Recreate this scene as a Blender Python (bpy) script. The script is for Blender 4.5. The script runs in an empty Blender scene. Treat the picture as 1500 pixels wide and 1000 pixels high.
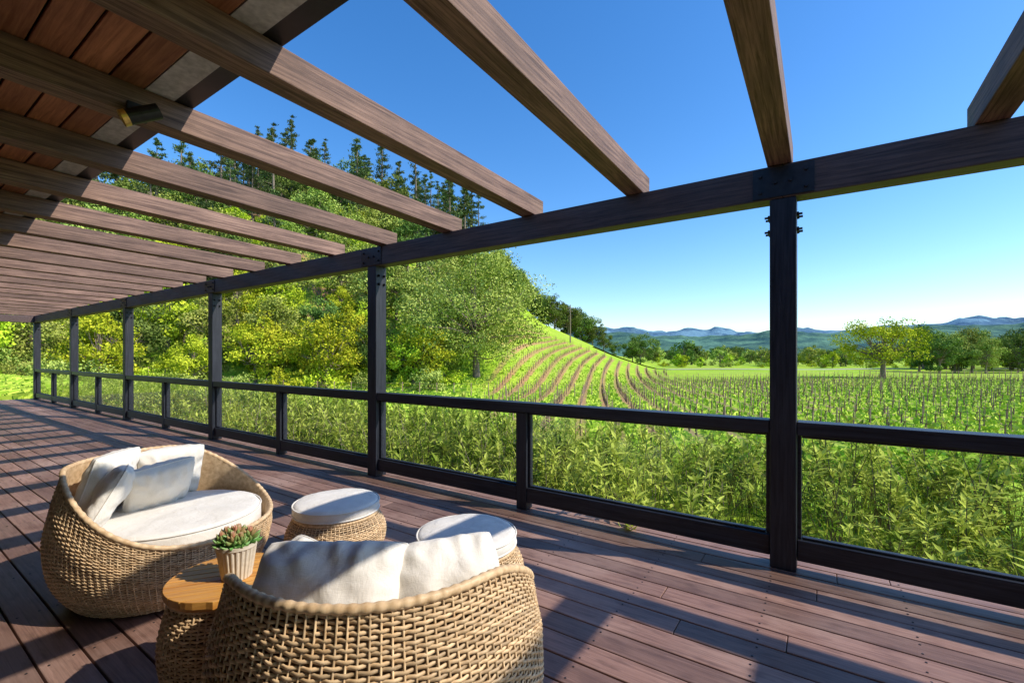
import bpy, math, random
import numpy as np
from mathutils import noise as mnoise, Vector
random.seed(7); rng=np.random.default_rng(7)
PHI=math.radians(-34.1); CP,SP=math.cos(PHI),math.sin(PHI)
scene=bpy.context.scene
scene.view_settings.view_transform='Standard'; scene.view_settings.look='None'
scene.view_settings.exposure=0; scene.view_settings.gamma=1
COL=scene.collection
def l2w(x,y): return (CP*x-SP*y, SP*x+CP*y)

# ------------------------------------------------------------------ mesh helpers
class MB:
    def __init__(s): s.v=[];s.q=[];s.m=[];s.a=[];s.n=0
    def add(s,v,q,mat=0,var=0.5):
        v=np.asarray(v,dtype=np.float64).reshape(-1,3); q=np.asarray(q,dtype=np.int64).reshape(-1,4)
        s.v.append(v); s.q.append(q+s.n); s.m.append(np.broadcast_to(np.asarray(mat,dtype=np.int32),(len(q),)).copy())
        s.a.append(np.broadcast_to(np.asarray(var,dtype=np.float32),(len(v),)).copy()); s.n+=len(v)
    def arrays(s): return np.concatenate(s.v),np.concatenate(s.q),np.concatenate(s.m),np.concatenate(s.a)
    def mesh(s,name,mats,smooth=False):
        v,q,m,a=s.arrays()
        me=bpy.data.meshes.new(name)
        me.vertices.add(len(v)); me.vertices.foreach_set('co',v.astype(np.float32).ravel())
        me.loops.add(len(q)*4); me.loops.foreach_set('vertex_index',q.astype(np.int32).ravel())
        me.polygons.add(len(q)); me.polygons.foreach_set('loop_start',np.arange(0,len(q)*4,4,dtype=np.int32))
        try: me.polygons.foreach_set('loop_total',np.full(len(q),4,dtype=np.int32))
        except Exception: pass
        for x in mats: me.materials.append(x)
        me.polygons.foreach_set('material_index',m)
        me.polygons.foreach_set('use_smooth',np.full(len(q),smooth,dtype=bool))
        me.update(calc_edges=True)
        at=me.attributes.new('var','FLOAT','POINT'); at.data.foreach_set('value',a)
        return me
    def obj(s,name,mats,smooth=False,parent=None,rot=True,bevel=0):
        o=bpy.data.objects.new(name,s.mesh(name,mats,smooth)); COL.objects.link(o)
        if parent: o.parent=parent
        elif rot: o.rotation_euler[2]=PHI
        if bevel:
            b=o.modifiers.new('bev','BEVEL'); b.width=bevel; b.segments=2; b.limit_method='ANGLE'
        return o
BQ=np.array([[0,3,2,1],[4,5,6,7],[0,1,5,4],[1,2,6,5],[2,3,7,6],[3,0,4,7]])
def box(mb,x0,x1,y0,y1,z0,z1,mat=0,var=None,sl=0.0,yref=0.0):
    v=np.array([[x0,y0,z0],[x1,y0,z0],[x1,y1,z0],[x0,y1,z0],[x0,y0,z1],[x1,y0,z1],[x1,y1,z1],[x0,y1,z1]],float)
    v[:,2]+=sl*(yref-v[:,1])
    mb.add(v,BQ,mat,random.random() if var is None else var)
def tube(mb,pts,rad,k=6,mat=0,var=0.5,cap=False):
    pts=np.asarray(pts,float); n=len(pts); rad=np.broadcast_to(np.asarray(rad,float),(n,))
    T=np.gradient(pts,axis=0); T/=np.linalg.norm(T,axis=1)[:,None]+1e-9
    ref=np.array([0,0,1.]) if abs(T[:,2]).mean()<0.8 else np.array([1.,0,0])
    A=np.cross(T,ref); A/=np.linalg.norm(A,axis=1)[:,None]+1e-9; B=np.cross(T,A)
    th=np.arange(k)*2*np.pi/k
    V=pts[:,None]+rad[:,None,None]*(A[:,None]*np.cos(th)[None,:,None]+B[:,None]*np.sin(th)[None,:,None])
    i=np.arange(n-1)[:,None]*k; j=np.arange(k)[None]; j2=(j+1)%k
    Q=np.stack([i+j,i+j2,i+k+j2,i+k+j],-1).reshape(-1,4)
    mb.add(V.reshape(-1,3),Q,mat,var)
def ctube(mb,pts,rad,k=6,mat=0,var=0.5):
    pts=np.asarray(pts,float); n=len(pts)
    T=np.roll(pts,-1,0)-np.roll(pts,1,0); T/=np.linalg.norm(T,axis=1)[:,None]+1e-9
    A=np.cross(T,np.array([0,0,1.])); A/=np.linalg.norm(A,axis=1)[:,None]+1e-9; B=np.cross(T,A)
    th=np.arange(k)*2*np.pi/k; rad=np.broadcast_to(np.asarray(rad,float),(n,))
    V=pts[:,None]+rad[:,None,None]*(A[:,None]*np.cos(th)[None,:,None]+B[:,None]*np.sin(th)[None,:,None])
    i=np.arange(n)[:,None]*k; i2=((np.arange(n)+1)%n)[:,None]*k; j=np.arange(k)[None]; j2=(j+1)%k
    Q=np.stack([i+j,i+j2,i2+j2,i2+j],-1).reshape(-1,4)
    mb.add(V.reshape(-1,3),Q,mat,var)
def lathe(mb,prof,seg=48,mat=0,var=0.5,c=(0,0,0)):
    prof=np.asarray(prof,float); n=len(prof); th=np.arange(seg)*2*np.pi/seg
    V=np.stack([prof[:,0][:,None]*np.cos(th)+c[0],prof[:,0][:,None]*np.sin(th)+c[1],np.repeat(prof[:,1][:,None],seg,1)+c[2]],-1)
    i=np.arange(n-1)[:,None]*seg; j=np.arange(seg)[None]; j2=(j+1)%seg
    Q=np.stack([i+j,i+j2,i+seg+j2,i+seg+j],-1).reshape(-1,4)
    mb.add(V.reshape(-1,3),Q,mat,var)
def empty(name,loc=(0,0,0),rz=0):
    e=bpy.data.objects.new(name,None); e.empty_display_size=.2; COL.objects.link(e); e.location=loc; e.rotation_euler[2]=rz
    return e

# ------------------------------------------------------------------ materials
class NT:
    def __init__(s,name):
        s.mat=bpy.data.materials.new(name); s.mat.use_nodes=True; s.t=s.mat.node_tree; s.t.nodes.clear()
        s.out=s.t.nodes.new('ShaderNodeOutputMaterial')
    def n(s,typ,**kw):
        nd=s.t.nodes.new('ShaderNode'+typ)
        for k,v in kw.items():
            if k[0]=='_': setattr(nd,k[1:],v)
            else:
                key=k if k in nd.inputs else k.replace('_',' ')
                s.set(nd.inputs[key],v)
        return nd
    def set(s,inp,v):
        if isinstance(v,bpy.types.NodeSocket): s.t.links.new(v,inp)
        else: inp.default_value=v
    def math(s,op,a,b=0.0,c=0.0,clamp=False):
        nd=s.t.nodes.new('ShaderNodeMath'); nd.operation=op; nd.use_clamp=clamp
        s.set(nd.inputs[0],a); s.set(nd.inputs[1],b); s.set(nd.inputs[2],c); return nd.outputs[0]
    def mix(s,f,a,b,bt='MIX'):
        nd=s.t.nodes.new('ShaderNodeMixRGB'); nd.blend_type=bt
        s.set(nd.inputs[0],f); s.set(nd.inputs[1],a if not isinstance(a,tuple) else (*a,1)[:4]); s.set(nd.inputs[2],b if not isinstance(b,tuple) else (*b,1)[:4]); return nd.outputs[0]
    def noise(s,vec,scale,detail=3,rough=.55,dist=0):
        nd=s.n('TexNoise'); s.set(nd.inputs['Vector'],vec)
        nd.inputs['Scale'].default_value=scale; nd.inputs['Detail'].default_value=detail; nd.inputs['Roughness'].default_value=rough; nd.inputs['Distortion'].default_value=dist
        return nd.outputs['Fac']
    def mapping(s,vec,scale):
        nd=s.n('Mapping'); s.set(nd.inputs['Vector'],vec); nd.inputs['Scale'].default_value=scale; return nd.outputs[0]
    def ramp(s,f,a,b):
        nd=s.n('MapRange'); s.set(nd.inputs[0],f); nd.inputs[1].default_value=a; nd.inputs[2].default_value=b; return nd.outputs[0]
    def coord(s): return s.n('TexCoord').outputs['Object']
    def attr(s): return s.n('Attribute',_attribute_name='var').outputs['Fac']
    def bump(s,h,strength=.3,dist=.01):
        nd=s.n('Bump'); s.set(nd.inputs['Height'],h); nd.inputs['Strength'].default_value=strength; nd.inputs['Distance'].default_value=dist; return nd.outputs[0]
    def gray(s,v):
        cc=s.n('CombineColor'); [s.set(cc.inputs[i],v) for i in range(3)]; return cc.outputs[0]
    def pbr(s,col,rough=.6,bump=None,metal=0,spec=.5):
        p=s.n('BsdfPrincipled'); s.set(p.inputs['Base Color'],col if not isinstance(col,tuple) else (*col,1)[:4]); s.set(p.inputs['Roughness'],rough)
        p.inputs['Metallic'].default_value=metal; p.inputs['Specular IOR Level'].default_value=spec
        if bump is not None: s.t.links.new(bump,p.inputs['Normal'])
        s.t.links.new(p.outputs[0],s.out.inputs[0]); return p
def wood(name,c1,c2,scale,rough=.6,bs=.5,spec=.4,varamt=.35,bd=.004):
    m=NT(name); co=m.coord(); g=m.noise(m.mapping(co,scale),1,5,.68,.6); g2=m.noise(co,2.3,4,.65)
    col=m.mix(m.ramp(g,.36,.64),c1,c2)
    v=m.math('MULTIPLY_ADD',m.attr(),varamt,1-varamt/2); v=m.math('MULTIPLY',v,m.math('MULTIPLY_ADD',g2,.9,.55))
    col=m.mix(1,col,m.gray(v),'MULTIPLY')
    m.pbr(col,m.math('MULTIPLY_ADD',g,.25,rough-.12),m.bump(g,bs,bd),spec=spec); return m.mat
def plain(name,c,rough=.5,metal=0,ns=30,amt=.25,bs=.1):
    m=NT(name); g=m.noise(m.coord(),ns,3)
    col=m.mix(m.ramp(g,.3,.7),tuple(x*(1-amt) for x in c),tuple(min(1,x*(1+amt)) for x in c))
    m.pbr(col,rough,m.bump(g,bs,.003),metal); return m.mat
def deck_mat():
    m=NT('deck_boards_stain'); co=m.coord(); g=m.noise(m.mapping(co,(2.2,70,20)),1,5,.7,.8); g2=m.noise(co,.9,5,.65); g3=m.noise(m.mapping(co,(6,25,10)),1,3)
    col=m.mix(m.ramp(g,.3,.7),(.150,.078,.055),(.33,.19,.145))
    col=m.mix(m.math('MULTIPLY',m.ramp(g2,.46,.70),.55),col,(.46,.33,.275))
    col=m.mix(m.math('MULTIPLY',m.ramp(g3,.52,.70),.5),col,(.085,.042,.030))
    v=m.math('MULTIPLY_ADD',m.attr(),.65,.68)
    col=m.mix(1,col,m.gray(v),'MULTIPLY')
    m.pbr(col,m.math('MULTIPLY_ADD',g2,.4,.30),m.bump(g,.4,.003),spec=.45); return m.mat
M_deck=deck_mat()
M_raft=wood('rafter_stain',(.095,.050,.037),(.33,.20,.145),(70,2.2,70),.7,.8,varamt=.5)
M_beam=wood('beam_stain',(.055,.036,.034),(.145,.098,.088),(2.5,60,60),.6,.6)
M_post=wood('post_black_stain',(.010,.011,.017),(.034,.036,.048),(60,60,2.5),.5,.4)
M_rail=wood('rail_black_stain',(.010,.011,.017),(.034,.036,.048),(2.5,60,60),.45,.4)
M_plank=wood('soffit_planks',(.25,.09,.036),(.48,.20,.09),(2.5,50,30),.6,.5,varamt=.6)
M_steel=plain('black_steel',(.03,.03,.034),.45,.5)
M_grey=plain('grey_flashing',(.48,.46,.44),.6,0)
M_gutter=plain('gutter_black',(.012,.012,.013),.4)
M_stucco=plain('house_siding',(.45,.40,.34),.8,0,12,.12,.3)
M_lens=plain('lamp_reflector_brass',(.85,.55,.15),.3,.6)
def fabric():
    m=NT('cushion_linen'); co=m.coord(); w1=m.noise(m.mapping(co,(500,60,60)),1,2); w2=m.noise(m.mapping(co,(60,500,300)),1,2)
    g=m.noise(co,9,3); w=m.math('ADD',w1,w2)
    col=m.mix(m.ramp(g,.3,.7),(.72,.68,.61),(.83,.79,.72)); col=m.mix(m.math('MULTIPLY',m.ramp(w,.8,1.2),.18),col,(.52,.47,.40))
    b=m.math('ADD',m.math('MULTIPLY',w,.12),m.noise(co,14,3,.5,.8))
    m.pbr(col,.9,m.bump(b,.45,.012),spec=.2); return m.mat
M_fabric=fabric()
def wick(name,c1,c2):
    m=NT(name); co=m.coord(); g=m.noise(co,40,3)
    col=m.mix(m.ramp(g,.25,.75),c1,c2); v=m.math('MULTIPLY_ADD',m.attr(),.6,.7)
    col=m.mix(1,col,m.gray(v),'MULTIPLY'); m.pbr(col,.5,None,spec=.4); return m.mat
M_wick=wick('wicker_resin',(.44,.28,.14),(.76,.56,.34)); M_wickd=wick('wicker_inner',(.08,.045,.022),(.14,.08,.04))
def table_mat():
    m=NT('teak_slats'); co=m.coord(); g=m.noise(m.mapping(co,(3,60,30)),1,4,.6,.5)
    col=m.mix(m.ramp(g,.3,.7),(.50,.20,.035),(.80,.42,.10)); v=m.math('MULTIPLY_ADD',m.attr(),.4,.8)
    m.pbr(m.mix(1,col,m.gray(v),'MULTIPLY'),.4,m.bump(g,.2,.002)); return m.mat
M_teak=table_mat()
M_pot=plain('ceramic_pot',(.62,.54,.42),.5,0,60,.1)
M_soil=plain('soil',(.06,.035,.02),.9)
def glass():
    m=NT('rail_glass'); f=m.n('Fresnel',IOR=1.45); t=m.n('BsdfTransparent'); t.inputs[0].default_value=(.95,.98,.97,1)
    g=m.n('BsdfGlossy'); g.inputs['Roughness'].default_value=.0; x=m.n('MixShader')
    m.set(x.inputs[0],m.math('MULTIPLY',f.outputs[0],.9)); m.set(x.inputs[1],t.outputs[0]); m.set(x.inputs[2],g.outputs[0]); m.set(m.out.inputs[0],x.outputs[0]); return m.mat
M_glass=glass()
def leafmat(name,c1,c2,hv=.25,trans=0,hs=.05):
    m=NT(name); v=m.attr(); r=m.n('ObjectInfo').outputs['Random']
    col=m.mix(v,c1,c2)
    h=m.n('HueSaturation'); m.set(h.inputs['Hue'],m.math('MULTIPLY_ADD',r,hs,.5-hs/2)); m.set(h.inputs['Value'],m.math('MULTIPLY_ADD',r,hv*2,1-hv)); m.set(h.inputs['Color'],col)
    p=m.n('BsdfDiffuse'); m.set(p.inputs['Color'],h.outputs[0])
    if trans:
        t=m.n('BsdfTranslucent'); m.set(t.inputs[0],h.outputs[0]); x=m.n('MixShader'); x.inputs[0].default_value=trans
        m.set(x.inputs[1],p.outputs[0]); m.set(x.inputs[2],t.outputs[0]); m.set(m.out.inputs[0],x.outputs[0])
    else: m.set(m.out.inputs[0],p.outputs[0])
    return m.mat
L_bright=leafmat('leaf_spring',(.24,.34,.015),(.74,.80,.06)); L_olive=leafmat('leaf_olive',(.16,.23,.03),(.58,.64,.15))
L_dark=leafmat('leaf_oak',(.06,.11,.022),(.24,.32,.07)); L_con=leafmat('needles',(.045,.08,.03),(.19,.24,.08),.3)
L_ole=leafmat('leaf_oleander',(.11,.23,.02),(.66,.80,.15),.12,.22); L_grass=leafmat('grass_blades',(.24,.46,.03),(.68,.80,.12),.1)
M_bark=plain('bark',(.22,.17,.13),.9,0,8,.4,.4); M_vine=plain('vine_bark',(.16,.095,.07),.9,0,8,.4); M_stake=plain('vine_stake',(.40,.25,.18),.8,0,8,.3)

# ------------------------------------------------------------------ terrain
ROW=2.15
TT=np.array([-6,-3,-1.6,-1.12,-.75,-.6,-.48,-.345,-.225,-.075,0,.045,.06,.135,.195,.225,.27,.315,10])
EE=np.array([.05,.1,.2,.27,.33,.36,.39,.345,.31,.24,.165,.115,.1,.07,.045,.03,.015,0,0])
angs=np.linspace(-math.pi/2+.05,math.pi/2-.05,1500); ev=np.interp(np.tan(angs),TT,EE); kk=np.hanning(41); kk/=kk.sum(); ev=np.convolve(np.pad(ev,20,'edge'),kk,'valid')
def sstep(x): x=np.clip(x,0,1); return x*x*(3-2*x)
def ground(u,v):
    u=np.asarray(u,float); v=np.asarray(v,float)
    q=-SP*u+CP*v
    base=-.6-2.6*sstep((q-5.5)/14.)
    a=np.arctan2(u,v); rho=np.hypot(u,v)
    E=np.interp(a,angs,ev)*np.where(a<-1.0,sstep((a+1.5)/.5),1); E=np.where(np.abs(a)>1.5,0,E)
    t=np.tan(np.clip(a,-1.4,1.4))
    r0=np.interp(t,[-.3,0,.1,.3],[54,50,52,72]); r1=150.
    x=np.clip((rho-r0)/(r1-r0),0,1)
    S=np.where(x<.15,x*x/.3,x-.075)/.925
    H=E*np.cos(a)*r1*S
    H=H*(1-.75*sstep((rho-170)/500))
    H=H+ .25*np.sin(u*.11+1)*np.sin(v*.09)*np.clip((rho-30)/40,0,1)*np.where(rho<400,1,0)
    return base+H
def gz(u,v): return float(ground(u,v))
ra=np.concatenate([np.linspace(2,30,15),np.linspace(32,200,110),np.geomspace(205,9000,50)])
na=540
th=np.linspace(0,2*np.pi,na,endpoint=False)
U=ra[:,None]*np.sin(th); V=ra[:,None]*np.cos(th); Zg=ground(U,V)
mb=MB(); i=np.arange(len(ra)-1)[:,None]*na; j=np.arange(na)[None]; j2=(j+1)%na
mb.add(np.stack([U,V,Zg],-1).reshape(-1,3),np.stack([i+j,i+na+j,i+na+j2,i+j2],-1).reshape(-1,4))
def ground_mat():
    m=NT('ground_grass_soil'); co=m.coord(); sep=m.n('SeparateXYZ'); m.set(sep.inputs[0],co); X,Y=sep.outputs[0],sep.outputs[1]
    n1=m.noise(co,.12,4,.6); n2=m.noise(co,1.6,5,.7); n3=m.noise(co,.02,3)
    g=m.mix(m.ramp(n2,.3,.7),(.20,.40,.018),(.46,.64,.045)); g=m.mix(m.math('MULTIPLY',m.ramp(n1,.45,.7),.6),g,(.58,.64,.08))
    g=m.mix(m.math('MULTIPLY',m.ramp(n3,.5,.65),.5),g,(.44,.50,.10))
    b=m.math('MAXIMUM',m.math('SUBTRACT',Y,30),0); b=m.math('MULTIPLY',m.math('POWER',b,2),.0008)
    ac=m.math('SUBTRACT',m.math('SUBTRACT',X,m.math('MULTIPLY',Y,.15)),b)
    ac=m.math('ADD',ac,m.math('MULTIPLY',m.math('SUBTRACT',n2,.5),.7))
    fr=m.math('FRACT',m.math('ADD',m.math('DIVIDE',ac,ROW),100.5)); d=m.math('ABSOLUTE',m.math('SUBTRACT',fr,.5))
    t=m.math('DIVIDE',X,m.math('MAXIMUM',Y,1))
    hill=m.math('SUBTRACT',1,m.ramp(t,.2,.4))
    st=m.math('SUBTRACT',1,m.ramp(m.math('SUBTRACT',d,m.math('MULTIPLY',hill,.04)),.10,.22))
    mask=m.math('MULTIPLY',m.ramp(Y,20,26),m.math('SUBTRACT',1,m.ramp(Y,122,126)))
    mask=m.math('MULTIPLY',mask,m.ramp(m.math('SUBTRACT',t,m.math('MULTIPLY_ADD',Y,.0012,-.12)),-.02,.02))
    flat=m.math('ADD',m.ramp(t,.30,.36),0); lim=m.math('SUBTRACT',1,m.math('MULTIPLY',flat,m.ramp(Y,86,90)))
    mask=m.math('MULTIPLY',m.math('MULTIPLY',mask,lim),m.math('MULTIPLY_ADD',m.ramp(n1,.3,.6),.45,.55))
    soil=m.mix(hill,(.34,.25,.12),(.54,.28,.14))
    soil=m.mix(m.math('MULTIPLY',m.ramp(n2,.3,.7),.6),soil,(.30,.22,.09))
    g=m.mix(m.math('MULTIPLY',m.math('MULTIPLY',st,mask),.95),g,soil)
    wd=m.math('MULTIPLY',m.ramp(sep.outputs[2],0,8),m.ramp(m.math('MULTIPLY',t,-1),-.02,.05))
    g=m.mix(m.math('MULTIPLY',wd,m.ramp(n1,.4,.6)),g,(.36,.22,.11))
    m.pbr(g,.9,m.bump(n2,.6,.15),spec=.1); return m.mat
mb.obj('ground',[ground_mat()],True,rot=False)

def hills(name,d0,d1,hmax,c1,c2,seed,amp=.35):
    mb=MB(); A=np.linspace(-1.5,1.5,420); R=np.linspace(d0,d1,26)
    P=np.zeros((len(R),len(A),3))
    for ia,a in enumerate(A):
        prof=.72+amp*mnoise.fractal(Vector((a*6+seed,seed,0)),1,2,5)
        for ir,r in enumerate(R):
            s=ir/(len(R)-1); e=math.sin(min(1,s*1.15)*math.pi/2)
            x,y=r*math.sin(a),r*math.cos(a)
            z=hmax*prof*e*(1+.45*mnoise.fractal(Vector((x/420,y/420,seed)),1,2,6)*(1-s*.5))
            P[ir,ia]=(x,y,-3.3+max(z,0)*(1 if s>0 else 0))
    n=len(A); i=np.arange(len(R)-1)[:,None]*n; j=np.arange(n-1)[None]
    mb.add(P.reshape(-1,3),np.stack([i+j,i+n+j,i+n+j+1,i+j+1],-1).reshape(-1,4))
    m=NT(name+'_hazed_woodland'); co=m.coord(); a=m.noise(co,.012,5,.65); b=m.noise(co,.003,3)
    col=m.mix(m.ramp(a,.4,.6),c1,c2); col=m.mix(m.math('MULTIPLY',m.ramp(b,.52,.6),.6),col,tuple(x*1.6 for x in c2))  # woodland tones shifted to blue: distance haze is painted into the base colour
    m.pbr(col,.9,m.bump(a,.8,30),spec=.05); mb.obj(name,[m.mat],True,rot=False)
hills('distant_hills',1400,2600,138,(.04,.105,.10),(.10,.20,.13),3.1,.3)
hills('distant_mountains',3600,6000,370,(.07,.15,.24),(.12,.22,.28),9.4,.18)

# ------------------------------------------------------------------ deck
mb=MB(); y=3.47
while y>-4.2:
    x=-19.6-random.random()*2.5
    while x<7:
        L=random.choice([3.05,3.66,4.27,4.88]); x1=min(x+L,7.2); xs=max(x,-19.6)
        if x1>xs+.05: box(mb,xs+.0015,x1-.0015,y-.137+random.uniform(0,.002),y,-.03+random.uniform(-.0008,.0008),random.uniform(-.0015,.001))
        x=x1
    y-=.1435
deck=mb.obj('wooden_deck',[M_deck],bevel=.004)
mb=MB(); box(mb,-19.6,7.2,-4.2,3.46,-.20,-.036); box(mb,-19.6,7.2,3.475,3.51,-.3,-.004)
mb.obj('deck_substructure',[M_gutter],parent=deck)
mb=MB(); yy=3.47
while yy>0:
    for xj in np.arange(-10,3.5,.61):
        for o in (.03,.108):
            lathe(mb,[(0,.0018),(.0048,.0016),(.005,0.0)],6,0,.5,(xj+random.uniform(-.006,.006),yy-o,0.0))
    yy-=.1435
mb.obj('deck_screws',[M_steel],parent=deck)

# ------------------------------------------------------------------ pergola
perg=empty('pergola',rz=PHI)
D=3.8; X0=-.187; PX=[X0-D*n for n in range(-1,6)]; PY=3.27
mb=MB()
for x in PX: box(mb,x-.07,x+.07,PY-.07,PY+.07,0.002,2.25,var=.5)
mb.obj('posts',[M_post],parent=perg,bevel=.006)
mb=MB()
segs=[7.2,PX[1],PX[3],PX[5],PX[6]-.25]
for a,b in zip(segs[:-1],segs[1:]): box(mb,b+.001,a-.001,PY-.072,PY+.072,2.252,2.455)
mb.obj('beam',[M_beam],parent=perg,bevel=.005)
mb=MB(); box(mb,PX[6]-.07,PX[6]+.07,-4,PY-.075,2.252,2.452); mb.obj('end_beam',[M_beam],parent=perg,bevel=.005)
mb=MB(); RX=[X0-.01-.905*n for n in range(-7,22)]
SL=.02; RT=2.605
for x in RX:
    j=random.uniform(-.008,.008)
    box(mb,x-.065+j,x+.065+j,-4.0,3.35,2.457,RT,sl=SL,yref=3.27)
mb.obj('rafters',[M_raft],parent=perg,bevel=.004)
mb=MB()
for x in PX:
    yy=PY-.072
    box(mb,x-.16,x+.16,yy-.008,yy+.0,2.262,2.44,var=.5)
    for bx,bz in ((-.12,2.30),(-.12,2.40),(.12,2.30),(.12,2.40),(-.04,2.35),(.04,2.35)):
        tube(mb,[(x+bx,yy-.022,bz),(x+bx,yy-.008,bz)],[.011,.011],6); tube(mb,[(x+bx,yy-.0221,bz),(x+bx,yy-.022,bz)],[.0005,.011],6)
    for bz in (2.06,2.15):
        for oy in (-.035,.035):
            for s in (-1,1):
                tube(mb,[(x+s*.07,PY+oy,bz),(x+s*.10,PY+oy,bz)],.007,6); tube(mb,[(x+s*.07,PY+oy,bz),(x+s*.082,PY+oy,bz)],.014,6); tube(mb,[(x+s*.10,PY+oy,bz),(x+s*.1001,PY+oy,bz)],[.007,.0003],6)
mb.obj('steel_brackets',[M_steel],parent=perg)

# ------------------------------------------------------------------ railing
rail=empty('deck_railing',rz=PHI)
mr=MB(); mg=MB(); mp=MB()
for a,b in zip(PX[1:],PX[:-1]):
    x0=a+.072; x1=b-.072; xm=(a+b)/2
    box(mr,x0,x1,PY-.062,PY+.062,.82,.90,var=.5)
    box(mr,x0,xm-.052,PY-.045,PY+.045,.065,.19,var=.5); box(mr,xm+.052,x1,PY-.045,PY+.045,.065,.19,var=.5)
    box(mp,xm-.05,xm+.05,PY-.05,PY+.05,.002,.818,var=.5)
    for s0,s1 in ((x0,xm-.052),(xm+.052,x1)):
        for e0,e1 in ((s0,s0+.022),(s1-.022,s1)): box(mr,e0,e1,PY-.02,PY+.02,.192,.818,var=.5)
        box(mr,s0+.024,s1-.024,PY-.02,PY+.02,.192,.205,var=.5); box(mr,s0+.024,s1-.024,PY-.02,PY+.02,.80,.817,var=.5)
        mg.add([(s0+.02,PY,.20),(s1-.02,PY,.20),(s1-.02,PY,.81),(s0+.02,PY,.81)],[(0,1,2,3)])
mr.obj('rails',[M_rail],parent=rail,bevel=.005); mp.obj('mid_posts',[M_post],parent=rail,bevel=.005); mg.obj('glass_panels',[M_glass],parent=rail)

# ------------------------------------------------------------------ house
house=empty('house',rz=PHI)
mb=MB(); y=.87; CZ=RT+.002
while y>-4.4:
    xx=-21-random.random()*2
    while xx<8:
        L=random.uniform(2.4,4.2); box(mb,max(xx,-21)+.001,min(xx+L,8)-.001,y-.131,y,CZ+random.uniform(0,.002),CZ+.02,sl=SL,yref=3.27); xx+=L
    y-=.1405
mb.obj('soffit_planks',[M_plank],parent=house,bevel=.003)
mb=MB(); box(mb,-21,8,.875,1.0,CZ,CZ+.05,sl=SL,yref=3.27); mb.obj('fascia_flashing',[M_grey],parent=house)
mb=MB(); box(mb,-21,8,1.002,1.09,CZ+.003,CZ+.13,sl=SL,yref=3.27); box(mb,-21,8,1.091,1.105,CZ+.09,CZ+.15,sl=SL,yref=3.27); mb.obj('gutter',[M_gutter],parent=house)
mb=MB(); box(mb,-21,8,-4.5,1.0,CZ+.06,CZ+.17,sl=SL,yref=3.27); mb.obj('roof',[M_gutter],parent=house)
mb=MB(); box(mb,-21,8,-4.5,-4.25,2.2,2.72)
xs=-21
while xs<8:
    box(mb,xs,xs+.9,-4.5,-4.25,-.6,2.198); xs+=3.6
mb.obj('walls',[M_stucco],parent=house)
mb=MB(); mg=MB(); xs=-21
while xs<7:
    for k in range(3):
        a=xs+.9+k*.9
        for (p,q,r,s) in ((a+.002,a+.06,0,2.19),(a+.84,a+.898,0,2.19),(a+.062,a+.838,0,.12),(a+.062,a+.838,2.1,2.19)): box(mb,p,q,-4.4,-4.33,r,s,var=.5)
        box(mg,a+.062,a+.838,-4.37,-4.36,.122,2.098)
    xs+=3.6
mb.obj('door_frames',[M_gutter],parent=house)
mb2=plain('dark_door_glass',(.02,.025,.03),.05); mg.obj('door_glass',[mb2],parent=house)
for (lx,ly) in ((-2.78,.83),(-6.40,.55)):
    wx,wy=l2w(lx,ly); e=empty('spotlight',(wx,wy,2.50),PHI)
    mb=MB()
    box(mb,-.052,-.03,-.04,.04,-.03,.05); tube(mb,[(-.04,0,0),(0,0,-.01)],.012,8)
    d=np.array([-.25,-.75,-.45]); d/=np.linalg.norm(d); c=np.array([0.02,0,-.02])
    tube(mb,[c-d*.08,c-d*.079,c+d*.06],[.001,.036,.036],20)
    tube(mb,[c+d*.06,c+d*.085,c+d*.086,c+d*.055,c+d*.0551],[.038,.038,.032,.028,.0005],20,1)
    mb.obj('lamp_body',[M_steel,M_lens],parent=e)

# ------------------------------------------------------------------ wicker furniture
def weave(mb,rp,hf,z0,nr,nribs,wfac=.9,amp=.003):
    ns=nribs*4; th=np.arange(ns)*2*np.pi/ns; h=hf(th)
    K=5; c6=np.arange(K)*2*np.pi/K
    for i_ in range(nr):
        s=(i_+.5)/nr; sp=(h-z0)/nr; z=z0+(h-z0)*s + .0014*np.sin(th*3+i_)+.0008*np.sin(th*11+i_*2.3)
        a=amp*np.cos(nribs/2*th+(i_%2)*np.pi)
        r=rp(z)+a+.002*np.sin(th*5+i_*.35)
        dz=1e-3; sl=(rp(z+dz)-rp(z-dz))/(2*dz); nl=np.sqrt(1+sl*sl)
        tz=1/nl; tr=sl/nl; nz=-sl/nl; nr_=1/nl
        hw=sp*wfac*.5
        R=r[:,None]+tr[:,None]*hw[:,None]*np.cos(c6)+nr_[:,None]*.0026*np.sin(c6)
        Z=z[:,None]+tz[:,None]*hw[:,None]*np.cos(c6)+nz[:,None]*.0026*np.sin(c6)
        Vv=np.stack([R*np.cos(th)[:,None],R*np.sin(th)[:,None],Z],-1).reshape(-1,3)
        a0=np.arange(ns)[:,None]*K; a1=((np.arange(ns)+1)%ns)[:,None]*K; b=np.arange(K)[None]; b1=(b+1)%K
        mb.add(Vv,np.stack([a0+b,a1+b,a1+b1,a0+b1],-1).reshape(-1,4),0,random.random())
    for k in range(nribs):
        t=k*2*np.pi/nribs; hh=hf(np.array([t]))[0]; z=np.linspace(z0,hh,12); r=rp(z)
        tube(mb,np.stack([r*math.cos(t),r*math.sin(t),z],-1),.0035,5,0,random.random())
    th2=np.arange(96)*2*np.pi/96; h2=hf(th2); n=14
    S=np.linspace(0,1,n)[:,None]; Z=z0+(h2[None]-z0)*S; R=rp(Z)-.009
    Vv=np.stack([R*np.cos(th2),R*np.sin(th2),Z],-1).reshape(-1,3)
    i=np.arange(n-1)[:,None]*96; j=np.arange(96)[None]; j2=(j+1)%96
    mb.add(Vv,np.stack([i+j,i+j2,i+96+j2,i+96+j],-1).reshape(-1,4),1,.5)
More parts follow.
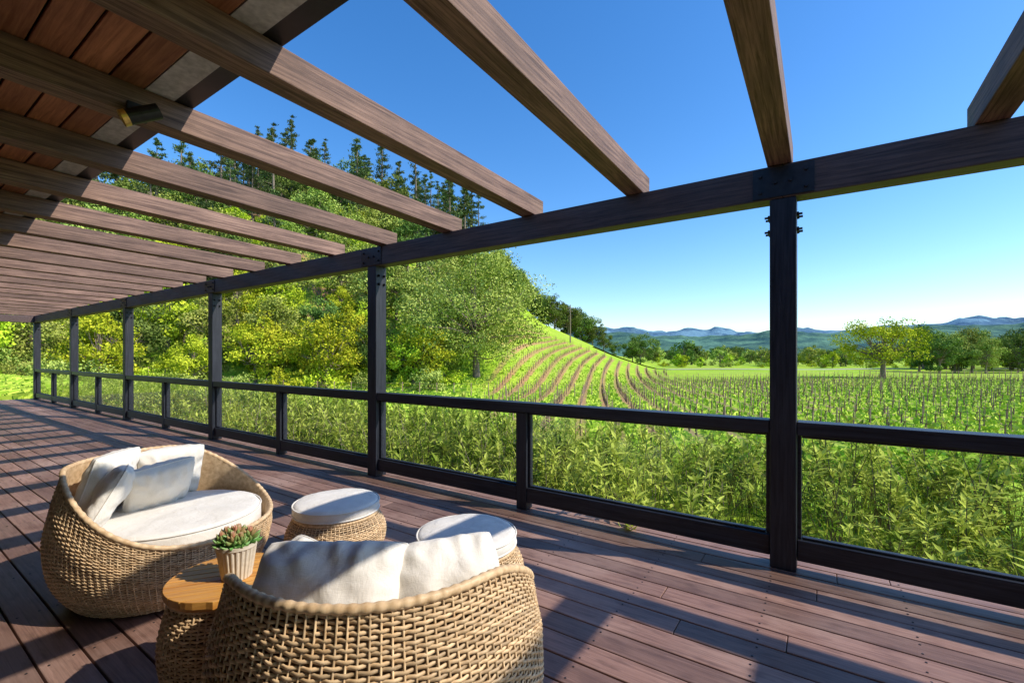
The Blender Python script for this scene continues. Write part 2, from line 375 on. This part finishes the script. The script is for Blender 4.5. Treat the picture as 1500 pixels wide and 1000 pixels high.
def rimtube(mb,rp,hf,rad,off=0):
    n=440; t=np.arange(n)*2*np.pi/n; h=hf(t); r=rp(h)+off
    ctube(mb,np.stack([r*np.cos(t),r*np.sin(t),h],-1),rad*(1+.10*np.sin(t*n/5)),8,0,.6)
def pillow(name,w,h,T,parent,loc,rot,seed=0):
    n=38; g=np.linspace(-1,1,n); x,y=np.meshgrid(g,g,indexing='ij')
    x=np.sin(x*np.pi/2)*.35+x*.65; y=np.sin(y*np.pi/2)*.35+y*.65
    X=w/2*x*(1-.045*(1-y**2))*(1-.07*x**4*y**4); Y=h/2*y*(1-.045*(1-x**2))*(1-.07*x**4*y**4)
    tt=np.clip((1-x**2)*(1-y**2),0,1)**.33
    N=np.array([[mnoise.fractal(Vector((X[i,j]*7+seed,Y[i,j]*7,seed)),1,2,3) for j in range(n)] for i in range(n)])
    ang=np.arctan2(np.abs(y)+1e-6,np.abs(x)+1e-6); rad=np.hypot(x,y)
    wr=.10*np.sin(ang*14+seed)*np.clip(rad-.5,0,1)*tt
    wr=wr+.11*np.sin(x*17+seed+3*N)*np.clip(np.abs(y)-.25,0,1)*tt
    mb=MB()
    for s in (1,-1):
        Zz=s*T/2*tt*(1+.25*N)+s*T*wr*.7
        i=np.arange(n-1)[:,None]*n; j=np.arange(n-1)[None]
        q=np.stack([i+j,i+n+j,i+n+j+1,i+j+1],-1).reshape(-1,4)
        mb.add(np.stack([X,Y,Zz],-1).reshape(-1,3),q if s>0 else q[:,::-1])
    bx=np.concatenate([X[:,0],X[-1,1:],X[::-1,-1][1:],X[0,::-1][1:-1]]); by=np.concatenate([Y[:,0],Y[-1,1:],Y[::-1,-1][1:],Y[0,::-1][1:-1]])
    ctube(mb,np.stack([bx,by,bx*0],-1),.0045,6)
    o=mb.obj(name,[M_fabric],True,parent=parent); o.location=loc; o.rotation_euler=rot; return o
def rcush(name,r,z0,z1,parent,loc=(0,0,0)):
    mb=MB(); h=z1-z0; e=min(.035,h*.4)
    pr=[(0,z0),(r-e,z0)]+[(r-e+e*math.sin(a),z0+e-e*math.cos(a)) for a in np.linspace(.2,math.pi/2,5)]+[(r-e+e*math.cos(a),z1-e+e*math.sin(a)) for a in np.linspace(0,math.pi/2-.1,6)]+[(r*.8,z1+.004),(r*.5,z1+.010),(r*.2,z1+.012),(0.001,z1+.012)]
    lathe(mb,pr,64)
    for zz in (z0+e*.5,z1-e*.45):
        t=np.arange(96)*2*np.pi/96; rr=r
        ctube(mb,np.stack([rr*np.cos(t)*.995,rr*np.sin(t)*.995,0*t+zz],-1),.005,6)
    v=mb.v[0]
    for k in range(len(v)):
        f=mnoise.fractal(Vector((v[k,0]*6+r*30,v[k,1]*6,0)),1,2,3); v[k,2]+=f*.008*(v[k,2]>(z0+z1)/2)
    o=mb.obj(name,[M_fabric],True,parent=parent); o.location=loc; return o

R_=math.radians
def chair(loc,rz,pill):
    e=empty('wicker_lounge_chair',loc,rz)
    def hf(th):
        c=-np.sin(th)
        return .335+.36*sstep((c+.93)/1.68)
    def rp(z):
        x=np.clip(z/.68,0,1); return .40+.100*np.sin(np.pi*np.clip(x,0,1)**.75)+.05*x
    mb=MB(); weave(mb,rp,hf,.012,60,112); rimtube(mb,rp,hf,.013,-.003)
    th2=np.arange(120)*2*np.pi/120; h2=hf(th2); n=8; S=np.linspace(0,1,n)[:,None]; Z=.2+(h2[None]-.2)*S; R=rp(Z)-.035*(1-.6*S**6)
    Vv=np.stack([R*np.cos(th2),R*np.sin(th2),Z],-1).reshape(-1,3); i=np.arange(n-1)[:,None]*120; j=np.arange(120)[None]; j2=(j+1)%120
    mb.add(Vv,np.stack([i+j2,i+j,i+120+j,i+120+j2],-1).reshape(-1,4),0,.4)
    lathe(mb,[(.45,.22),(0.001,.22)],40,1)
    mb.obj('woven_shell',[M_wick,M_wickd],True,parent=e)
    rcush('seat_cushion',.42,.25,.405,e,(0,.055,0))
    for k,p in enumerate(pill): pillow('pillow_%d'%(k+1),*p[:3],e,p[3],p[4],k*3.3+loc[0])
    return e
chair((-.42,1.53,0),R_(4),[
  (.44,.33,.19,(-.12,-.235,.605),(R_(52),0,R_(-4))),
  (.36,.32,.18,(.215,-.175,.59),(R_(50),0,R_(20))),
  (.34,.30,.14,(-.235,-.12,.57),(R_(48),R_(4),R_(-36))),
])
chair((-1.99,2.65,0),R_(-98),[
  (.36,.37,.16,(-.19,-.20,.56),(R_(66),0,R_(-30))),
  (.36,.38,.16,(.13,-.27,.58),(R_(70),0,R_(16))),
  (.34,.33,.14,(-.02,-.09,.535),(R_(58),R_(6),R_(-22))),
  (.34,.34,.13,(.24,-.13,.55),(R_(62),R_(-4),R_(46))),
])
def ottoman(loc):
    e=empty('wicker_ottoman',loc)
    rp=lambda z: .255+.055*np.sin(np.pi*np.clip(z/.27,0,1)); hf=lambda th: 0*th+.27
    mb=MB(); weave(mb,rp,hf,.01,26,76); rimtube(mb,rp,hf,.011); lathe(mb,[(.25,.268),(0.001,.268)],40,1)
    mb.obj('woven_base',[M_wick,M_wickd],True,parent=e); rcush('round_cushion',.268,.275,.355,e)
ottoman((-1.15,2.99,0)); ottoman((-.245,2.47,0))
tb=empty('wicker_side_table',(-1.10,1.76,0))
rp=lambda z: .17+.045*np.sin(np.pi*np.clip(z/.42,0,1)*.95); hf=lambda th: 0*th+.41
mb=MB(); weave(mb,rp,hf,.01,38,56); rimtube(mb,rp,hf,.010); mb.obj('woven_base',[M_wick,M_wickd],True,parent=tb)
mb=MB(); w=.042
for k in range(-5,5):
    a=k*w+.0015; b=(k+1)*w-.0015; f=lambda q: math.sqrt(max(0,.2**2-q*q))
    n=5; qs=np.linspace(a,b,n)
    if max(f(a),f(b))<.03: continue
    xr=np.array([f(q) for q in qs]); vr=random.random(); V0=[]
    for z in (.425,.452):
        for sgn in (-1,1):
            for q,x in zip(qs,xr): V0.append((sgn*x,q,z))
    Q=[]
    for m_ in range(n-1):
        Q.append((10+m_,15+m_,16+m_,11+m_)); Q.append((m_,m_+1,6+m_,5+m_)); Q.append((5+m_,6+m_,16+m_,15+m_)); Q.append((m_+1,m_,10+m_,11+m_))
    Q+= [(0,5,15,10),(4,14,19,9)]
    mb.add(V0,Q,0,vr)
o=mb.obj('slatted_top',[M_teak],parent=tb,bevel=.002); o.rotation_euler[2]=R_(20)
mb=MB(); lathe(mb,[(.19,.412),(.192,.424),(.0,.424)],48); mb.obj('top_rim',[M_teak],parent=tb)
sp=empty('potted_succulent',(-1.055,1.745,.453)); mb=MB()
n=96; prof=[(.001,0),(.048,0),(.05,.004),(.066,.115),(.07,.118),(.07,.13),(.062,.13),(.058,.11),(.001,.11)]
lathe(mb,prof,n); v=mb.v[0]
for k in range(len(v)):
    if .003<v[k,2]<.116 and math.hypot(v[k,0],v[k,1])>.045:
        s=1+.035*(1 if (k%n)%4<2 else -1); v[k,0]*=s; v[k,1]*=s
mb.obj('ribbed_pot',[M_pot],parent=sp)
mb=MB()
for (cx,cy,s) in ((0,0,1.15),(-.045,.01,.8),(.042,.015,.85),(.01,-.04,.8),(-.02,.045,.75),(.035,-.03,.6),(-.04,-.03,.65)):
    for ring in range(4):
        nl=7; el=[.2,.55,.9,1.3][ring]; L=[.05,.048,.04,.03][ring]*s
        for k in range(nl):
            az=k*2*math.pi/nl+ring*.45+cx*50; d=np.array([math.cos(az)*math.cos(el),math.sin(az)*math.cos(el),math.sin(el)]); c=np.array([cx,cy,.125+.01*ring])
            tube(mb,[c,c+d*L*.35,c+d*L*.7,c+d*L*.92+np.array([0,0,.004]),c+d*L*1.05+np.array([0,0,.008])],np.array([.004,.008,.0085,.005,.0004])*s,6,0,[.0,.1,.3,.7,1][min(4,ring+random.randint(0,1))])
m=NT('succulent'); col=m.mix(m.attr(),(.14,.34,.08),(.42,.18,.10)); m.pbr(col,.4)
mb.obj('rosettes',[m.mat],True,parent=sp)
mb=MB(); lathe(mb,[(.06,.112),(.001,.118)],24); mb.obj('potting_soil',[M_soil],parent=sp)

# ------------------------------------------------------------------ vegetation
def leaves(mb,C,size,mat,var,aspect=.55,outw=None):
    n=len(C); a=rng.normal(size=(n,3)); a/=np.linalg.norm(a,axis=1)[:,None]
    if outw is not None:
        nr=outw+rng.normal(size=(n,3))*.6+np.array([0,0,.4]); b=np.cross(nr,a)
    else: b=np.cross(a,rng.normal(size=(n,3)))
    b/=np.linalg.norm(b,axis=1)[:,None]+1e-9
    s=(size*rng.uniform(.6,1.3,n))[:,None]
    P=np.stack([C-a*s*.5,C+b*s*aspect*.5,C+a*s*.5,C-b*s*aspect*.5],1).reshape(-1,3)
    mb.add(P,np.arange(n*4).reshape(-1,4),mat,np.repeat(np.clip(var,0,1),4))
def broadleaf(name,leaf,seed,H=10,W=9,nl=9000,ls=.30,base=.22,ncl=60,sparse=.9,trunk=.22):
    global rng; rng=np.random.default_rng(seed); random.seed(seed)
    mb=MB(); cz=H*(base+(1-base)/2); rz=H*(1-base)/2
    cl=[]
    while len(cl)<ncl:
        p=rng.uniform(-1,1,3); d=np.linalg.norm(p)
        if d>1 or d<.35: continue
        lump=1+.28*mnoise.noise(Vector(p*2.2)+Vector((seed,0,0)))*2
        taper=1-.25*max(p[2],0)
        cl.append(np.array([p[0]*W/2*lump*taper,p[1]*W/2*lump*taper,cz+p[2]*rz*min(lump,1.1)]))
    cl=np.array(cl); th=H*.45
    lean=rng.normal(size=2)*.04*H
    tp=np.array([[0,0,-.6],[lean[0]*.2,lean[1]*.2,th*.35],[lean[0]*.6,lean[1]*.6,th*.7],[lean[0],lean[1],H*.75]])
    tube(mb,tp,[trunk*1.4,trunk,trunk*.75,trunk*.15],7,0)
    for c in cl[:min(ncl,60)]:
        f=rng.uniform(.25,.7); s=np.array([lean[0]*f,lean[1]*f,min(th*.5+f*H*.3,c[2]*.9)]); mid=(s+c)/2+rng.normal(size=3)*.3+np.array([0,0,-.2])
        tube(mb,[s,mid,c],[trunk*.4,trunk*.2,trunk*.05],3,0)
    w=rng.uniform(.6,1.4,ncl); w/=w.sum(); idx=rng.choice(ncl,nl,p=w)
    cr=rng.uniform(.7,1.35,ncl)*W*.115
    d=rng.normal(size=(nl,3)); d/=np.linalg.norm(d,axis=1)[:,None]; rr=rng.uniform(.35,1,nl)**.5
    off=d*(rr*cr[idx])[:,None]*np.array([1,1,.75]); C=cl[idx]+off*sparse*1.1+rng.normal(size=(nl,3))*.12
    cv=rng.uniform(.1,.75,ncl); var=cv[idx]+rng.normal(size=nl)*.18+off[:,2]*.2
    out=d*.8+(C-np.array([0,0,cz]))/np.array([W,W,H])*1.2
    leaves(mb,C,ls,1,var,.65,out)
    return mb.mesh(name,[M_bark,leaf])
def conifer(name,leaf,seed,H=16,W=6,nb=80,per=60,ls=.45):
    global rng; rng=np.random.default_rng(seed)
    mb=MB(); tube(mb,[(0,0,-.6),(.1,0,H*.4),(0,.1,H*.8),(0,0,H)],[.32,.24,.1,.02],6,0)
    for k in range(nb):
        f=rng.uniform(.18,.99); z=f*H; L=W/2*(1-f)**.75*rng.uniform(.45,1.3)+.25; az=rng.uniform(0,2*np.pi)
        d=np.array([math.cos(az),math.sin(az),0]); up=rng.uniform(-.15,.35)
        P=[np.array([0,0,z]),np.array([0,0,z])+d*L*.55+np.array([0,0,L*up*.5]),np.array([0,0,z])+d*L+np.array([0,0,L*up])]
        tube(mb,P,[.06,.035,.01],3,0)
        n=int(per*(.4+.6*L/(W/2))); s=rng.uniform(.25,1.05,n)[:,None]
        C=P[0]+(P[2]-P[0])*s+rng.normal(size=(n,3))*np.array([.32,.32,.2])*(.5+.5*L/(W/2)*1.2)
        leaves(mb,C,ls,1,rng.uniform(.1,.7)+rng.normal(size=n)*.15,.35)
    return mb.mesh(name,[M_bark,leaf])
T_b=[broadleaf('spring_tree_a',L_bright,11,8,8,5500,.31,.12,50),broadleaf('spring_tree_b',L_bright,12,9,7.5,5500,.31,.15,45,1.0)]
T_o=[broadleaf('olive_tree_a',L_olive,21,10,9,6000,.34,.12,60,1.0),broadleaf('olive_tree_b',L_olive,22,11,9,6000,.34,.15,50,1.05)]
T_d=[broadleaf('dark_oak_a',L_dark,31,10,10,5500,.40,.12,50),broadleaf('dark_oak_b',L_dark,32,11,9,5500,.40,.15,50)]
T_c=[conifer('fir_a',L_con,41),conifer('fir_b',L_con,42,17,7.5,65,75),conifer('pine_c',L_con,43,15,8.5,42,110,.5),conifer('pine_d',L_con,44,18,7,38,110,.45)]
F_b=[broadleaf('far_spring_tree',L_bright,13,8,8,1300,.62,.1,25)]; F_o=[broadleaf('far_olive_tree',L_olive,23,10,9,1400,.66,.1,28)]; F_d=[broadleaf('far_oak_a',L_dark,33,10,10,1400,.7,.08,26),broadleaf('far_oak_b',L_dark,34,9,11,1400,.7,.08,26)]
T_big=broadleaf('big_tree_mesh',L_olive,77,17,17.5,26000,.29,.08,150,1.05,.4)
T_oak=broadleaf('valley_oak_mesh',L_bright,88,11.5,13,7500,.36,.22,60,.9,.45)
T_sh=[broadleaf('shrub_a',L_bright,51,3,4,1600,.27,.0,24,1,.05),broadleaf('shrub_b',L_olive,52,3,4.5,1600,.27,.0,24,1,.05)]
def place(me,name,u,v,s,parent=None,rz=None,sz=1,dz=0):
    o=bpy.data.objects.new(name,me); COL.objects.link(o); o.location=(u,v,gz(u,v)-.2+dz); o.scale=(s,s,s*sz); o.rotation_euler[2]=random.uniform(0,6.28) if rz is None else rz
    if parent: o.parent=parent
    return o
random.seed(5)
forest=empty('hillside_forest')
def thr(r): return np.interp(r,[50,60,100,150,170],[-.03,-.02,.03,.075,.20])
def scatter(r0,r1,sp,t0,fn,tries=6000):
    loc=[]
    for _ in range(tries):
        a=random.uniform(-1.1,.35); r=math.sqrt(random.uniform(r0*r0,r1*r1)); u,v=r*math.sin(a),r*math.cos(a); t=u/v
        if t>thr(r)-t0: continue
        if any((u-x)**2+(v-y)**2<sp*sp for x,y in loc): continue
        loc.append((u,v)); fn(u,v,r)
    return len(loc)
def f1(u,v,r):
    c=random.random(); me=random.choice(T_b) if c<.5 else random.choice(T_o) if c<.88 else random.choice(T_d); place(me,'tree',u,v,random.uniform(.65,1.15),forest)
def f2(u,v,r):
    c=random.random(); me=random.choice(T_b) if c<.28 else random.choice(T_o) if c<.62 else random.choice(T_d) if c<.85 else random.choice(T_c); place(me,'tree',u,v,random.uniform(.8,1.3),forest)
def f3(u,v,r):
    left=u/v<-.07; c=random.random()*(1 if left else .36)
    me=random.choice(T_o) if c<.10 else random.choice(T_d) if c<.36 else random.choice(T_c); place(me,'tree',u,v,random.uniform(.9,1.45)*(1 if left else .75),forest,sz=random.uniform(.95,1.25))
n1=scatter(58,80,5.6,.13,f1); n2=scatter(80,118,6.4,.05,f2); n3=scatter(118,168,6.2,.03,f3)
def fs(u,v,r): place(random.choice(T_sh),'shrub',u,v,random.uniform(.5,1.1),forest)
n4=scatter(54,68,3.6,.12,fs,3000)
place(T_big,'large_tree',-4.8,62,1.05,rz=1.0)
place(T_b[0],'spring_tree',-31,57,.95); place(T_b[1],'spring_tree',-22,60,1.0); place(T_b[0],'spring_tree',-12.5,58,.95); place(T_b[1],'spring_tree',-44,58,1.1)
place(T_oak,'valley_oak_tree',70,86,1.0,rz=.5)
for (x,r,s) in ((812,152,1.05),(832,156,1.15),(850,158,1.0),(868,160,.9),(884,162,.75),(822,165,1.1),(842,168,1.15),(860,170,1.0),(900,165,.5),(795,158,1.0),(780,160,1.1)):
    t=(x-750)/667; place(random.choice(T_d),'crest_oak_tree',r*t,r,s)
place(T_d[0],'round_oak_tree',.282*150,150,1.0); place(T_d[1],'round_oak_tree',.265*154,154,.8)
vt=empty('valley_treeline')
for k in range(190):
    t=random.uniform(.30,1.5); v=random.uniform(180,420); c=random.random()
    place(random.choice(F_d if c<.45 else F_o if c<.75 else F_b),'tree',t*v,v,random.uniform(.6,1.1),vt)
for k in range(65):
    t=random.uniform(.88,1.45); v=random.uniform(112,165); c=random.random()
    place(random.choice(T_d if c<.5 else T_o if c<.9 else T_b),'tree',t*v,v,random.uniform(.85,1.3),vt)
for k in range(50):
    t=random.uniform(.33,.9); v=random.uniform(150,200); place(random.choice(T_sh+F_b),'tree',t*v,v,random.uniform(.4,.8),vt)
for k in range(200):
    t=random.uniform(.25,1.4); v=random.uniform(450,1100); place(random.choice(F_d+F_o),'tree',t*v,v,random.uniform(.9,1.5),vt)

def inv(u,v):
    t=u/v
    if v<24 or v>122: return False
    if t<.0012*v-.12+.01: return False
    if t>.34 and v>86: return False
    if .22<t<=.34 and v>112: return False
    return t<1.4
mb=MB(); rng=np.random.default_rng(3); random.seed(3)
cnt=0; LC=[]
for k in range(-36,95):
    v=22.
    while v<124:
        v+=1.7*random.uniform(.92,1.08); u=k*ROW+.15*v+.0008*max(v-30,0)**2
        if not inv(u,v): continue
        if random.random()<.04: continue
        cnt+=1; z=gz(u,v); lean=random.uniform(-.08,.08); h=random.uniform(.5,.68); du=.15+.0016*max(v-30,0)
        p=lambda a,b,c:(u+a,v+b,z+c)
        tube(mb,[p(0,0,-.1),p(lean,.04,h*.5),p(0,0,h)],[.045,.035,.035],4,0)
        e1=random.uniform(.3,.5); e2=random.uniform(.3,.5)
        tube(mb,[p(-e1*du,-e1,h+.08),p(0,0,h),p(e2*du,e2,h+.06)],[.012,.028,.012],4,0)
        for q_ in range(3):
            s=random.uniform(-.45,.45); tube(mb,[p(s*du,s,h+.02),p(s*du+random.uniform(-.08,.08),s+random.uniform(-.06,.06),h+random.uniform(.12,.28))],[.011,.006],3,0)
            if q_==0: LC.append(p(s*du,s,h+random.uniform(.05,.25)))
        tube(mb,[p(.05,0,-.1),p(.05+random.uniform(-.04,.04),0,random.uniform(1.1,1.5))],.022 if cnt%4 else .045,4,1)
LC=np.array(LC); leaves(mb,LC+rng.normal(size=LC.shape)*.05,.13,2,rng.uniform(.2,1,len(LC)),.8)
mb.obj('vineyard',[M_vine,M_stake,L_bright],rot=False)

mb=MB(); rng=np.random.default_rng(9); N=95000
t=rng.uniform(-1.4,1.4,N); v=16+72*rng.uniform(0,1,N)**1.4; u=t*v
b_=np.maximum(v-30,0)**2*.0008; fr=np.abs(((u-.15*v-b_)/ROW+100.5)%1-.5); keep=(fr>.2)|(t<.0012*v-.12); t,v,u=t[keep],v[keep],u[keep]; N=len(u); z=ground(u,v)
h=rng.uniform(.10,.32,N)*(1+.8*(u/v<-.1)); az=rng.uniform(0,np.pi,N); w=h*.5
dx=np.cos(az)*w; dy=np.sin(az)*w; B=np.stack([u,v,z],-1); l=rng.normal(size=(N,2))*.08
P=np.stack([B+np.stack([-dx*.3,-dy*.3,0*h-.02],-1),B+np.stack([dx*.3,dy*.3,0*h-.02],-1),B+np.stack([dx+l[:,0],dy+l[:,1],h],-1),B+np.stack([-dx+l[:,0],-dy+l[:,1],h*.8],-1)],1).reshape(-1,3)
mb.add(P,np.arange(N*4).reshape(-1,4),0,np.repeat(rng.uniform(0,1,N),4)); mb.obj('meadow_grass',[L_grass],rot=False)

# oleander hedge with tall grass, one mesh
HV=[]
for sd in range(6):
    rng=np.random.default_rng(100+sd); mb=MB()
    for s in range(28):
        bx,by=rng.uniform(-.6,.6,2); H=rng.uniform(.55,1.18); ln=rng.normal(size=2)*.14; top=np.array([bx+ln[0],by+ln[1],H])
        tube(mb,[(bx*.7,by*.7,-.1),(bx,by,H*.5),top],[.008,.006,.003],3,0)
        sv=rng.uniform(.05,.85)
        nn=28; f=rng.uniform(.35,1.02,nn)**.7; az=np.arange(nn)*2.4+rng.uniform(0,6)
        base=np.stack([bx+(top[0]-bx)*f,by+(top[1]-by)*f,H*f],-1); el=rng.uniform(.2,1.25,nn)*(.4+.6*f)
        d=np.stack([np.cos(az)*np.cos(el),np.sin(az)*np.cos(el),np.sin(el)],-1); L=rng.uniform(.08,.17,nn)[:,None]; W=L*.15
        side=np.cross(d,np.array([0,0,1.])); side/=np.linalg.norm(side,axis=1)[:,None]; drop=np.zeros((nn,3)); drop[:,2]=-.02
        M1=base+d*L*.45; Tp=base+d*L+drop
        V4=np.stack([base,M1+side*W,Tp,M1-side*W],1).reshape(-1,3)
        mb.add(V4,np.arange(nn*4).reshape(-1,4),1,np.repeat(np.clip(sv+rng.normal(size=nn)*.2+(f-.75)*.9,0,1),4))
    nb=110; bx=rng.uniform(-.65,.65,(nb,2)); az=rng.uniform(0,6.28,nb); Lb=rng.uniform(.5,1.15,nb); bend=rng.uniform(.1,.45,nb)*Lb
    dirn=np.stack([np.cos(az),np.sin(az)],-1); sd_=np.stack([-np.sin(az),np.cos(az)],-1)*.006
    prev=None; lv=rng.uniform(.35,1.1,nb); rows=[]
    for kf in (0,.35,.65,.88,1.0):
        c=np.concatenate([bx+dirn*(bend*kf**2)[:,None],(Lb*kf*(1-.12*kf))[:,None]],1); wd=np.concatenate([sd_*(1-kf*.95),np.zeros((nb,1))],1)
        rows.append((c-wd,c+wd))
    for (a0,a1),(b0,b1) in zip(rows[:-1],rows[1:]):
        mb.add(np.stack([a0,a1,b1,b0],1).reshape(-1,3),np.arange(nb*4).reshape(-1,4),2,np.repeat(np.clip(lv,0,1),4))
    HV.append(mb.arrays())
random.seed(8); mb=MB()
x=-22.
while x<7:
    for yy in (4.15,4.95,5.8,6.7):
        if random.random()<.08: continue
        lx=x+random.uniform(-.25,.25); ly=yy+random.uniform(-.2,.2); wx,wy=l2w(lx,ly)
        V,Q,Mi,A=random.choice(HV); s=random.uniform(.72,1.13)*(.90 if yy<4.5 else 1.0); r=random.uniform(0,6.28)
        c_,s_=math.cos(r)*s,math.sin(r)*s; tint=random.uniform(-.25,.25)
        W_=np.stack([V[:,0]*c_-V[:,1]*s_+wx,V[:,0]*s_+V[:,1]*c_+wy,V[:,2]*s*random.uniform(.8,1.1)+gz(wx,wy)-.02],-1)
        mb.add(W_,Q,Mi,np.clip(A+tint,0,1))
    x+=.74
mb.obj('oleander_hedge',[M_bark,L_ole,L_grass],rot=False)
mb=MB(); a=[]
for k in range(46):
    u=-52+k*1.9; v=50+.02*abs(u); z=gz(u,v); tube(mb,[(u,v,z-.1),(u,v,z+1.5)],.05,5,0)
    a.append((u,v,z))
a=np.array(a)
for h in (.5,.9,1.35): tube(mb,a+np.array([0,0,h]),.008,3,0)
mb.obj('wire_fence',[M_stake],rot=False)
mb=MB(); u,v=.128*126,126; z=gz(u,v); tube(mb,[(u,v,z),(u,v,z+10.5)],[.2,.14],8); tube(mb,[(u-1.1,v,z+9.6),(u+1.1,v,z+9.6)],.1,6); tube(mb,[(u-.8,v,z+8.7),(u+.8,v,z+8.7)],.08,6)
mb.obj('utility_pole',[M_bark],rot=False)
mb=MB()
for k in range(60):
    u=72+k*1.2; v=93; box(mb,u-.04,u+.04,v-.04,v+.04,-3.4,-1.9)
for h in (-2.9,-2.5,-2.05): box(mb,72,144,92.98,93.02,h-.03,h+.03)
mb.obj('pasture_fence',[M_stake],rot=False)
mb=MB(); us=np.linspace(25,260,60); P=[]
for u in us:
    for o in (-3,3): P.append((u,140+.05*u+o,gz(u,140+.05*u)+.05))
q=[(2*i,2*i+2,2*i+3,2*i+1) for i in range(59)]; mb.add(P,q); mb.obj('farm_road',[plain('gravel_road',(.45,.41,.34),.9)],rot=False)

# ------------------------------------------------------------------ light, sky, camera
EL=math.radians(42); sx,sy=.977,-.215; sv=Vector((sx*math.cos(EL),sy*math.cos(EL),math.sin(EL)))
sun=bpy.data.lights.new('sun','SUN'); sun.energy=5; sun.angle=math.radians(.5); sun.color=(1,.92,.80)
so=bpy.data.objects.new('sun',sun); COL.objects.link(so); so.rotation_euler=sv.to_track_quat('Z','Y').to_euler(); so.location=(20,-5,30)
w=bpy.data.worlds.new('World'); scene.world=w; w.use_nodes=True; nt=w.node_tree
sk=nt.nodes.new('ShaderNodeTexSky'); sk.sky_type='NISHITA'; sk.sun_disc=False; sk.sun_elevation=EL; sk.sun_rotation=math.atan2(sx,sy)
sk.air_density=1.0; sk.dust_density=.4; sk.ozone_density=3.2
hs=nt.nodes.new('ShaderNodeHueSaturation'); hs.inputs['Hue'].default_value=.504; hs.inputs['Saturation'].default_value=1.3; hs.inputs['Value'].default_value=1.6
nt.links.new(sk.outputs[0],hs.inputs['Color'])
bg=nt.nodes['Background']; bg.inputs[1].default_value=.15; nt.links.new(hs.outputs[0],bg.inputs[0])
cam=bpy.data.cameras.new('camera'); cam.lens=16; cam.sensor_width=36; cam.shift_y=20/1500; cam.clip_start=.05; cam.clip_end=20000
co=bpy.data.objects.new('camera',cam); COL.objects.link(co); co.location=(0,0,1.3); co.rotation_euler=(math.radians(90),0,0); scene.camera=co
